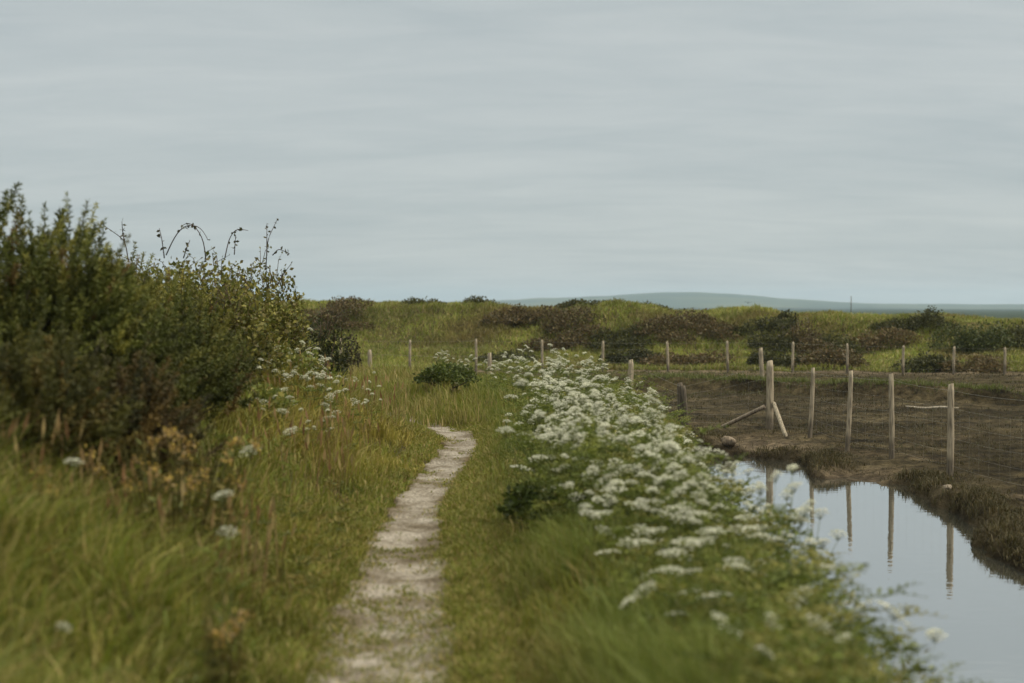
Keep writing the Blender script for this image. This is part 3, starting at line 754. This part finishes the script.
loc, h = low_at(40, 462, 6.4); yellow_plant(42, loc, h, .25, 'small yellow-flowered plant in the grass at the foot of the leftmost gorse', 24)
loc, h = low_at(222, 588, 5.2); yellow_plant(43, loc, h, .16, 'low orange-yellow flower beside the tall grass near the path', 16)

# dark bushes by the end of the path and on the embankment
R = np.random.default_rng(77)
FAR = {'dark': [(.055, .056, .02), (.075, .074, .024), (.042, .042, .016)], 'brown': [(.115, .08, .042), (.09, .066, .032), (.14, .11, .05), (.07, .06, .025)],
       'green': [(.075, .09, .028), (.1, .11, .035), (.055, .065, .02)]}
def far_shrub(px_, top, bot, wpx, d, kind, label, n=1500, size=.11):
    x = X(px_, d); z = float(height(x, d)); w = wpx / F * d; ztop = Zat(top, d); h = max(ztop - z, .35)
    rr = np.random.default_rng(int(px_ * 3 + top)); z -= .1; blobs = []
    drop = max(.3, (bot - top) / F * d); k = max(6, int(w * 3.6))
    for i in range(k):
        u = rr.uniform(-.5, .5); v = rr.uniform(0, 1); bx, by = u * w, -v * 2.2 * (drop > .9) + rr.uniform(-.4, .4)
        bz = float(height(x + bx, d + by)) - z; q = rr.uniform(.55, 1.1) * (1 - 1.2 * u * u)
        rad = rr.uniform(.3, .6) * (.6 + .25 * min(w, 3)); blobs.append((bx, by, bz + h * .12, rad * 1.2, rad, max(h, .5) * .78 * q * (1 - .3 * v)))
    make_bush(int(px_ * 7 + top), blobs, int(n * 1.7), 'shrub', (x, d, z), label, 'shrub', 'shrubs on the far embankment', FAR[kind], size, 6)
for a in ((334, 297, 322, 66, 60.5, 'brown', 'wide brown heathy shrub at the left end of the far embankment', 2600),
          (424, 297.5, 304, 36, 62.5, 'dark', 'small flat dark shrub alone on the embankment crest, seen against open sky', 700),
          (478, 294.5, 304, 30, 62.5, 'dark', 'little peaked dark shrub on the crest where the blue hills begin', 800),
          (520, 303, 322, 60, 59, 'brown', 'brownish shrub spreading down the embankment from the crest, leftmost of the brown pair', 2200),
          (560, 306, 334, 62, 58, 'brown', 'larger brown shrub spreading down the embankment, right one of the brown pair', 2600),
          (592, 300, 318, 40, 60.5, 'dark', 'dark shrub on the crest just right of the brown pair', 1200),
          (628, 309, 336, 48, 57.5, 'dark', 'dark green shrub filling the hollow left of the heather-brown mound', 1700),
          (650, 303, 309, 30, 61.5, 'dark', 'thin dark shrub lying along the crest under the hill', 700),
          (690, 307, 338, 84, 57.5, 'brown', 'broad heather-brown mound shrub in the middle of the embankment', 3200),
          (758, 306, 334, 48, 57, 'dark', 'dark green shrub just right of the heather-brown mound', 1900),
          (784, 309, 334, 34, 57, 'dark', 'narrow dark shrub joined to the one beside the heather-brown mound', 1400),
          (806, 316, 340, 46, 55.5, 'brown', 'dull brown shrub low on the bank above the fence post', 1700),
          (838, 313, 336, 40, 56, 'dark', 'dark shrub under the thin mast on the embankment', 1500),
          (874, 319, 339, 56, 55, 'brown', 'purple-brown shrub right of the thin mast', 1900),
          (918, 308, 328, 58, 56.5, 'dark', 'dark spiky-topped shrub on the crest at right', 2300),
          (968, 315, 338, 56, 54, 'green', 'pale green leafy shrub flecked with light leaves on the right bank', 2200),
          (1018, 312, 330, 34, 54.5, 'dark', 'dark shrub cut by the right edge of the view', 1300),
          (510, 346, 362, 42, 53.8, 'dark', 'dark shrub at the bank foot behind the fence, leftmost in the foot row', 1500),
          (622, 345, 363, 56, 52.8, 'dark', 'dark shrub at the bank foot directly behind the post standing in the far flowers', 1900),
          (690, 347, 363, 58, 52.1, 'brown', 'brown-black shrub at the bank foot below the heather-brown mound', 1900),
          (776, 344, 363, 52, 51.6, 'dark', 'dark shrub at the bank foot behind the braced corner post', 1900),
          (836, 343, 364, 70, 50.9, 'brown', 'long dark brown shrub at the bank foot under the thin mast', 2300),
          (926, 349, 366, 52, 49.9, 'dark', 'dark low shrub at the bank foot behind the two nearest fence posts', 1700),
          (972, 351, 367, 48, 49.2, 'brown', 'rightmost low shrub at the bank foot', 1500)):
    far_shrub(*a)
loc, h = at(352, 326, 36); make_bush(51, dome(h + .1, .62, 51, 5), 1500, 'shrub', (loc[0], loc[1], loc[2]), 'dark red-brown shrub behind the first far fence post at left', 'shrub', None, [(.05, .035, .022), (.06, .055, .022), (.035, .03, .018)], .07, 8)
loc, h = at(447, 360, 21.8); make_bush(52, dome(h, .95, 52, 6), 3200, 'shrub', loc, 'dark green low bush just beyond the bend of the path', 'shrub', None, [(.09, .12, .03), (.12, .14, .038), (.07, .09, .025)], .05, 8)
loc, h = at(566, 484, 9.5); make_bush(53, dome(max(h, .36), .85, 53, 5), 3600, 'shrub', loc, 'added dark green leafy tussock standing for the shaded hollow under the white flowers', 'shrub', None, [(.07, .095, .025), (.09, .115, .03), (.055, .07, .02)], .05, 8)  # leafy mass added in place of the dark shade under the flower drift
R = np.random.default_rng(78)

# ------------------------------------------------------------------ fences
def post(parent, x, y, ztop, r, lean=(0, 0), name='post', dark=False, zg=None, square=False):
    zg = float(height(x, y)) if zg is None else zg
    h = ztop - zg + .25; n = 14; sides = 4 if square else 9
    g = Geo(); t = np.linspace(0, 1, n); x0, y0, z0 = parent.location
    pts = np.stack([x - x0 + lean[0] * (t - .2) * h + .006 * np.sin(t * 5 + x), y - y0 + lean[1] * (t - .2) * h, zg - z0 - .25 + t * h], 1)
    an = np.arange(sides) / sides * 2 * PI + (.5 if square else R.uniform(0, 1))
    rr = r * (1.06 - .12 * t); prof = 1 + R.normal(0, .05, sides)
    V = pts[:, None] + np.stack([np.cos(an) * prof, np.sin(an) * prof, np.zeros(sides)], 1)[None] * rr[:, None, None]
    V[-1, :, :2] = pts[-1, :2] + (V[-1, :, :2] - pts[-1, :2]) * .82; V[-1, :, 2] += np.cos(an + 1) * r * .25
    q = [[i * sides + j, i * sides + (j + 1) % sides, (i + 1) * sides + (j + 1) % sides, (i + 1) * sides + j] for i in range(n - 1) for j in range(sides)]
    VV = V.reshape(-1, 3); VV = np.concatenate([VV, [V[-1].mean(0)]])
    tr = [[n * sides, (n - 1) * sides + j, (n - 1) * sides + (j + 1) % sides] for j in range(sides)]
    r_ = r; wood = np.array([.10, .082, .062]) if dark else np.array([.31, .265, .20]) * R.uniform(.9, 1.1)
    hh = np.repeat(t * h - .25, sides); hh = np.append(hh, h)
    tide = sm(.34, .24, hh + R.normal(0, .02, len(hh)))[:, None] * .75          # stained by the tides
    g.add(VV, lerp(np.broadcast_to(wood, (len(hh), 3)), np.array([.07, .055, .04]), tide), q, tr)
    return g.build(name, M_wood, parent)
def strand(g, a, b, r=.0022, sag=.02, c=(.3, .3, .3)):
    a, b = np.array(a, float), np.array(b, float); t = np.linspace(0, 1, 5)[:, None]
    p = a + (b - a) * t; p[:, 2] -= sag * 4 * (t * (1 - t))[:, 0]; tube(g, p, r, c, 3, False)
CORNER = (X(769, 25.6), 25.6)
NEAR = [(951.5, 384, 18.7, .045), (892, 374, 20.8, .038), (850, 371, 22.3, .039), (812, 368, 24.3, .038)]
root = empty('wire_fence', (5.5, 21, MUD), 'pale post and wire fence along the pond with a braced corner post', 'fence')
P_ = [(6.02, 16.4, .5)]
post(root, 6.02, 16.4, .5, .055)
for (u, tp, d, r), ln in zip(NEAR, ((.012, 0), (-.008, 0), (.05, .01), (.045, 0))):
    x = X(u, d) - ln[0] * .6; post(root, x, d, Zat(tp, d), r, ln); P_.append((X(u, d), d, Zat(tp, d)))
cx, cy = CORNER; ct = Zat(361, cy)
post(root, cx + .02, cy, ct, .068, (0, 0), 'corner_post')
P_.append((cx, cy, ct))
ox, oy, oz = root.location
for (bx, by, zt, zb) in ((X(787, 24.6), 24.6, Zat(404, 25.4), float(height(X(787, 24.6), 24.6))), (X(719, 26.2), 26.2, Zat(406, 25.7), float(height(X(719, 26.2), 26.2)) + .02)):
    g = Geo(); a = np.array([cx + (.08 if bx > cx else -.08), cy - .06, zt]); b = np.array([bx, by, zb - .03]); a = a - np.array(root.location); b = b - np.array(root.location)
    t = np.linspace(0, 1, 7)[:, None]; tube(g, a + (b - a) * t, .038, (.30, .26, .2) if bx > cx else (.22, .18, .14), 7)
    g.build('brace', M_wood, root)
g = Geo()
def netting(g, pts, off, rows=(.12, .27, .42, .57, .74, .93), step=.28):
    off = np.array(off)
    for (x0, y0, z0), (x1, y1, z1) in zip(pts[:-1], pts[1:]):
        ga, gb = float(height(x0, y0)), float(height(x1, y1))
        for f in rows:
            strand(g, np.array([x0, y0, lerp(ga, z0, f)]) - off, np.array([x1, y1, lerp(gb, z1, f)]) - off, .0016 if f > .9 else .001)
        L_ = math.hypot(x1 - x0, y1 - y0); k = max(2, int(L_ / step))
        for i in range(1, k):
            t = i / k; xx, yy = lerp(x0, x1, t), lerp(y0, y1, t); gg, tt = lerp(ga, gb, t), lerp(z0, z1, t)
            tube(g, [np.array([xx, yy, lerp(gg, tt, rows[0])]) - off, np.array([xx, yy, lerp(gg, tt, rows[-2])]) - off], .0006, (.3, .3, .3), 3, False)
netting(g, P_, root.location)
g.build('wire_netting', M_wire, root)
# the older line running back from the corner past the flowers
root = empty('wire_fence', (1.5, 29, MUD), 'sparse older fence of wide-set posts running behind the white flowers', 'fence')
Q_ = [(cx - .1, cy + .05, ct)]
x685 = X(682, 26.9); post(root, x685, 26.9, Zat(383, 26.9), .062, (-.05, 0), 'old_post', True); post(root, x685 + .09, 26.85, Zat(386, 26.9), .06, (-.10, .0), 'old_post', True)
Q_.append((x685, 26.9, Zat(384, 26.9)))
for u, tp, d in ((631, 360, 25.3), (490, 353, 30.8), (370, 350, 33)):
    post(root, X(u, d), d, Zat(tp, d), .05, (R.normal(0, .01), 0), zg=min(float(height(X(u, d), d)), -.2)); Q_.append((X(u, d), d, Zat(tp, d)))
g = Geo(); netting(g, Q_, root.location); g.build('wire_netting', M_wire, root)
# the far row at the foot of the embankment
root = empty('wire_fence', (5, 50, MUD), 'far row of evenly spaced pale posts along the foot of the embankment', 'fence')
S_ = []
for u, tp in ((273, 337), (341, 338), (410, 340), (476, 339), (542.5, 340), (603, 341), (668, 341.5), (728, 341), (793, 342), (847.5, 343.5), (903, 345.5), (954, 346.5), (1005, 347.5), (1054, 348)):
    x = X(u, 51); d = float(levee_foot(x) - 2.8); x = X(u, d)
    post(root, x, d, Zat(tp, d), .047, (R.normal(0, .015), 0)); S_.append((x, d, Zat(tp, d)))
g = Geo(); netting(g, S_, root.location, (.2, .5, .75, .95), .9); g.build('wire_netting', M_wire, root)
g = empty('fence_post', (X(763, 39.5), 39.5, MUD), 'lone thin pale post seen just above the braced corner post', 'post')
post(g, X(763, 39.5), 39.5, Zat(348, 39.5), .06, (-.05, 0), 'wooden_stake')
# thin mast on the embankment
mx = X(851, 63); mz = float(height(mx, 63)); g = empty('mast', (mx, 63, mz), 'hair-thin pole standing up from the far embankment', 'pole')
q = Geo(); tube(q, [(0, 0, -.2), (0, 0, Zat(296, 63) - mz)], [.022, .016], (.12, .12, .12), 6); q.build('shaft', M_wood, g)

# ------------------------------------------------------------------ small things
def stone(loc, s, label, c, seed):
    r = np.random.default_rng(seed); import bmesh
    bm = bmesh.new(); bmesh.ops.create_icosphere(bm, subdivisions=3, radius=1)
    for v in bm.verts:
        p = np.array(v.co); k = 1 + .22 * float(noise(p[0] * 1.3 + seed, p[1] * 1.3 + p[2], .8, seed)); v.co = Vector(p * k) * 1; v.co.x *= s[0]; v.co.y *= s[1]; v.co.z *= s[2]
    me = bpy.data.meshes.new('stone'); bm.to_mesh(me); bm.free()
    a = me.attributes.new('tint', 'FLOAT_COLOR', 'POINT'); a.data.foreach_set('color', np.tile([*c, 1], len(me.vertices)).astype(np.float32))
    me.polygons.foreach_set('use_smooth', np.ones(len(me.polygons), bool))
    me.materials.append(M_wood); o = bpy.data.objects.new('stone', me); col.objects.link(o); o.location = loc
    tag(o, label, 'stone')
x, y = X(949, 17.2), 17.2; stone((x, y, float(height(x, y)) + .03), (.06, .05, .035), 'small pale stone in the marsh grass under the nearest fence post', (.24, .20, .155), 3)
x, y = X(729, 22.95), 22.95; stone((x, y, float(height(x, y)) + .05), (.12, .1, .085), 'pale angular rock at the head of the pond', (.19, .15, .11), 5)
g = Geo(); a, b = np.array([X(906, 31.8), 31.8, 0]), np.array([X(963, 31.4), 31.4, 0]); c = (a + b) / 2; c[2] = float(height(c[0], c[1]))
t = np.linspace(-.5, .5, 9); d = (b - a); pts = d * t[:, None]; pts[:, 2] = .02 + .015 * np.sin(t * 9)
tube(g, pts, .03 - .02 * np.abs(t - .1), (.36, .32, .26), 7)
o = g.build('driftwood', M_wood, loc=c); tag(o, 'pale weathered branch lying on the mud field', 'driftwood')
# a bird, far off over the hills
o = empty('bird', (X(748, 180), 180, Zat(303, 180)), 'tiny dark bird low over the far bank against the hill', 'bird')
q = Geo(); tube(q, [(-.02, -.22, 0), (0, -.12, .03), (0, .02, .03), (0, .16, .0), (0, .3, -.02)], [.015, .06, .08, .05, .02], (.03, .03, .03), 8); q.build('body', M_feather, o, True)
for s in (-1, 1):
    q = Geo(); V = [(s * .04, -.1, .05), (s * .04, .1, .05), (s * .25, .06, .17), (s * .25, -.1, .17), (s * .5, .14, .12)]
    V = V + [(a, b_, c_ - .02) for a, b_, c_ in V]
    q.add(V, (.03, .03, .03), [[0, 1, 2, 3], [5, 8, 7, 6], [0, 3, 8, 5], [1, 6, 7, 2]], [[3, 2, 4], [8, 9, 7], [3, 4, 9], [3, 9, 8], [2, 7, 9], [2, 9, 4]]); q.build('wing', M_feather, o)

# ------------------------------------------------------------------ sky, sun, camera
SUN_EL, SUN_AZ = math.radians(46), math.radians(100)      # azimuth from the view direction (+Y) towards the right (+X)
w = bpy.data.worlds.new('World'); scn.world = w; w.use_nodes = True
nt = w.node_tree; nt.nodes.clear(); L = nt.links.new
outw = nt.nodes.new('ShaderNodeOutputWorld'); bg = N(nt, 'ShaderNodeBackground', Strength=.1)
sky = nt.nodes.new('ShaderNodeTexSky'); sky.sky_type = 'NISHITA'; sky.sun_disc = False; sky.sun_elevation = SUN_EL; sky.sun_rotation = SUN_AZ
tc = N(nt, 'ShaderNodeTexCoord'); sep = N(nt, 'ShaderNodeSeparateXYZ'); L(tc.outputs['Generated'], sep.inputs[0])
az = N(nt, 'ShaderNodeMath', operation='ABSOLUTE'); L(sep.outputs['Z'], az.inputs[0])
ad = N(nt, 'ShaderNodeMath', operation='ADD'); ad.inputs[1].default_value = .16; L(az.outputs[0], ad.inputs[0])
du = N(nt, 'ShaderNodeMath', operation='DIVIDE'); L(sep.outputs['X'], du.inputs[0]); L(ad.outputs[0], du.inputs[1])
dv = N(nt, 'ShaderNodeMath', operation='DIVIDE'); L(sep.outputs['Y'], dv.inputs[0]); L(ad.outputs[0], dv.inputs[1])
cb = N(nt, 'ShaderNodeCombineXYZ'); L(du.outputs[0], cb.inputs[0]); L(dv.outputs[0], cb.inputs[1])
mp = N(nt, 'ShaderNodeMapping'); mp.inputs['Scale'].default_value = (.6, 1.15, 1); mp.inputs['Rotation'].default_value = (0, 0, .12); mp.inputs['Location'].default_value = (3.1, 1.7, 0); L(cb.outputs[0], mp.inputs[0])
cn = N(nt, 'ShaderNodeTexNoise', Scale=.9, Detail=7.0, Roughness=.55, Distortion=.5); L(mp.outputs[0], cn.inputs['Vector'])
cr = N(nt, 'ShaderNodeValToRGB'); e = cr.color_ramp.elements
e[0].position = .34; e[0].color = (.42, .472, .488, 1); e[1].position = .66; e[1].color = (.575, .61, .605, 1)
mp2 = N(nt, 'ShaderNodeMapping'); mp2.inputs['Scale'].default_value = (1.5, 4.6, 1); mp2.inputs['Rotation'].default_value = (0, 0, .2); L(cb.outputs[0], mp2.inputs[0])
cn2 = N(nt, 'ShaderNodeTexNoise', Scale=1.3, Detail=8.0, Roughness=.62, Distortion=.7); L(mp2.outputs[0], cn2.inputs['Vector'])
cm = N(nt, 'ShaderNodeMix'); cm.inputs[0].default_value = .36; L(cn.outputs[0], cm.inputs[2]); L(cn2.outputs[0], cm.inputs[3]); L(cm.outputs[0], cr.inputs[0])
sc = N(nt, 'ShaderNodeMix', data_type='RGBA', blend_type='MULTIPLY'); sc.inputs[0].default_value = 1; sc.inputs[7].default_value = (9.2, 9.2, 9.2, 1); sc.clamp_result = False
zr = N(nt, 'ShaderNodeMapRange', interpolation_type='SMOOTHSTEP'); zr.inputs['From Min'].default_value = .15; zr.inputs['From Max'].default_value = .95
zr.inputs['To Min'].default_value = 0; zr.inputs['To Max'].default_value = 1; L(az.outputs[0], zr.inputs['Value'])
zc = N(nt, 'ShaderNodeMix', data_type='RGBA'); zc.clamp_result = False; zc.inputs[6].default_value = (9.1, 9.1, 9.0, 1); zc.inputs[7].default_value = (33, 30, 24.5, 1)
L(zr.outputs[0], zc.inputs[0]); L(zc.outputs[2], sc.inputs[7])
L(cr.outputs[0], sc.inputs[6])
mx = N(nt, 'ShaderNodeMix', data_type='RGBA'); mx.inputs[0].default_value = .9
L(sky.outputs[0], mx.inputs[6]); L(sc.outputs[2], mx.inputs[7]); L(mx.outputs[2], bg.inputs['Color']); L(bg.outputs[0], outw.inputs[0])

sl = bpy.data.lights.new('sun', 'SUN'); sl.energy = 2.3; sl.angle = math.radians(10); sl.color = (1, .89, .70)
so = bpy.data.objects.new('sun', sl); col.objects.link(so)
dirv = Vector((math.sin(SUN_AZ) * math.cos(SUN_EL), math.cos(SUN_AZ) * math.cos(SUN_EL), math.sin(SUN_EL)))
so.rotation_euler = (-dirv).to_track_quat('-Z', 'Y').to_euler(); so.location = dirv * 40

cd = bpy.data.cameras.new('camera'); co = bpy.data.objects.new('camera', cd); col.objects.link(co); scn.camera = co
co.location = (0, 0, EYE); cd.sensor_width = 36; cd.lens = 36 * F / 1024
co.rotation_euler = (PI / 2 - math.atan((341.5 - HY) / F), 0, 0); cd.clip_end = 9000; cd.clip_start = .1
cd.dof.use_dof = True; cd.dof.focus_distance = 20; cd.dof.aperture_fstop = 1.6; cd.dof.aperture_blades = 9
vs = scn.view_settings; vs.view_transform = 'Standard'; vs.look = 'None'; vs.exposure = .16; vs.gamma = 1
cy_ = scn.cycles
cy_.use_denoising = True; cy_.max_bounces = 5; cy_.diffuse_bounces = 3; cy_.glossy_bounces = 3; cy_.transmission_bounces = 3; cy_.transparent_max_bounces = 8; cy_.volume_bounces = 1
cy_.caustics_reflective = False; cy_.caustics_refractive = False; cy_.use_adaptive_sampling = True
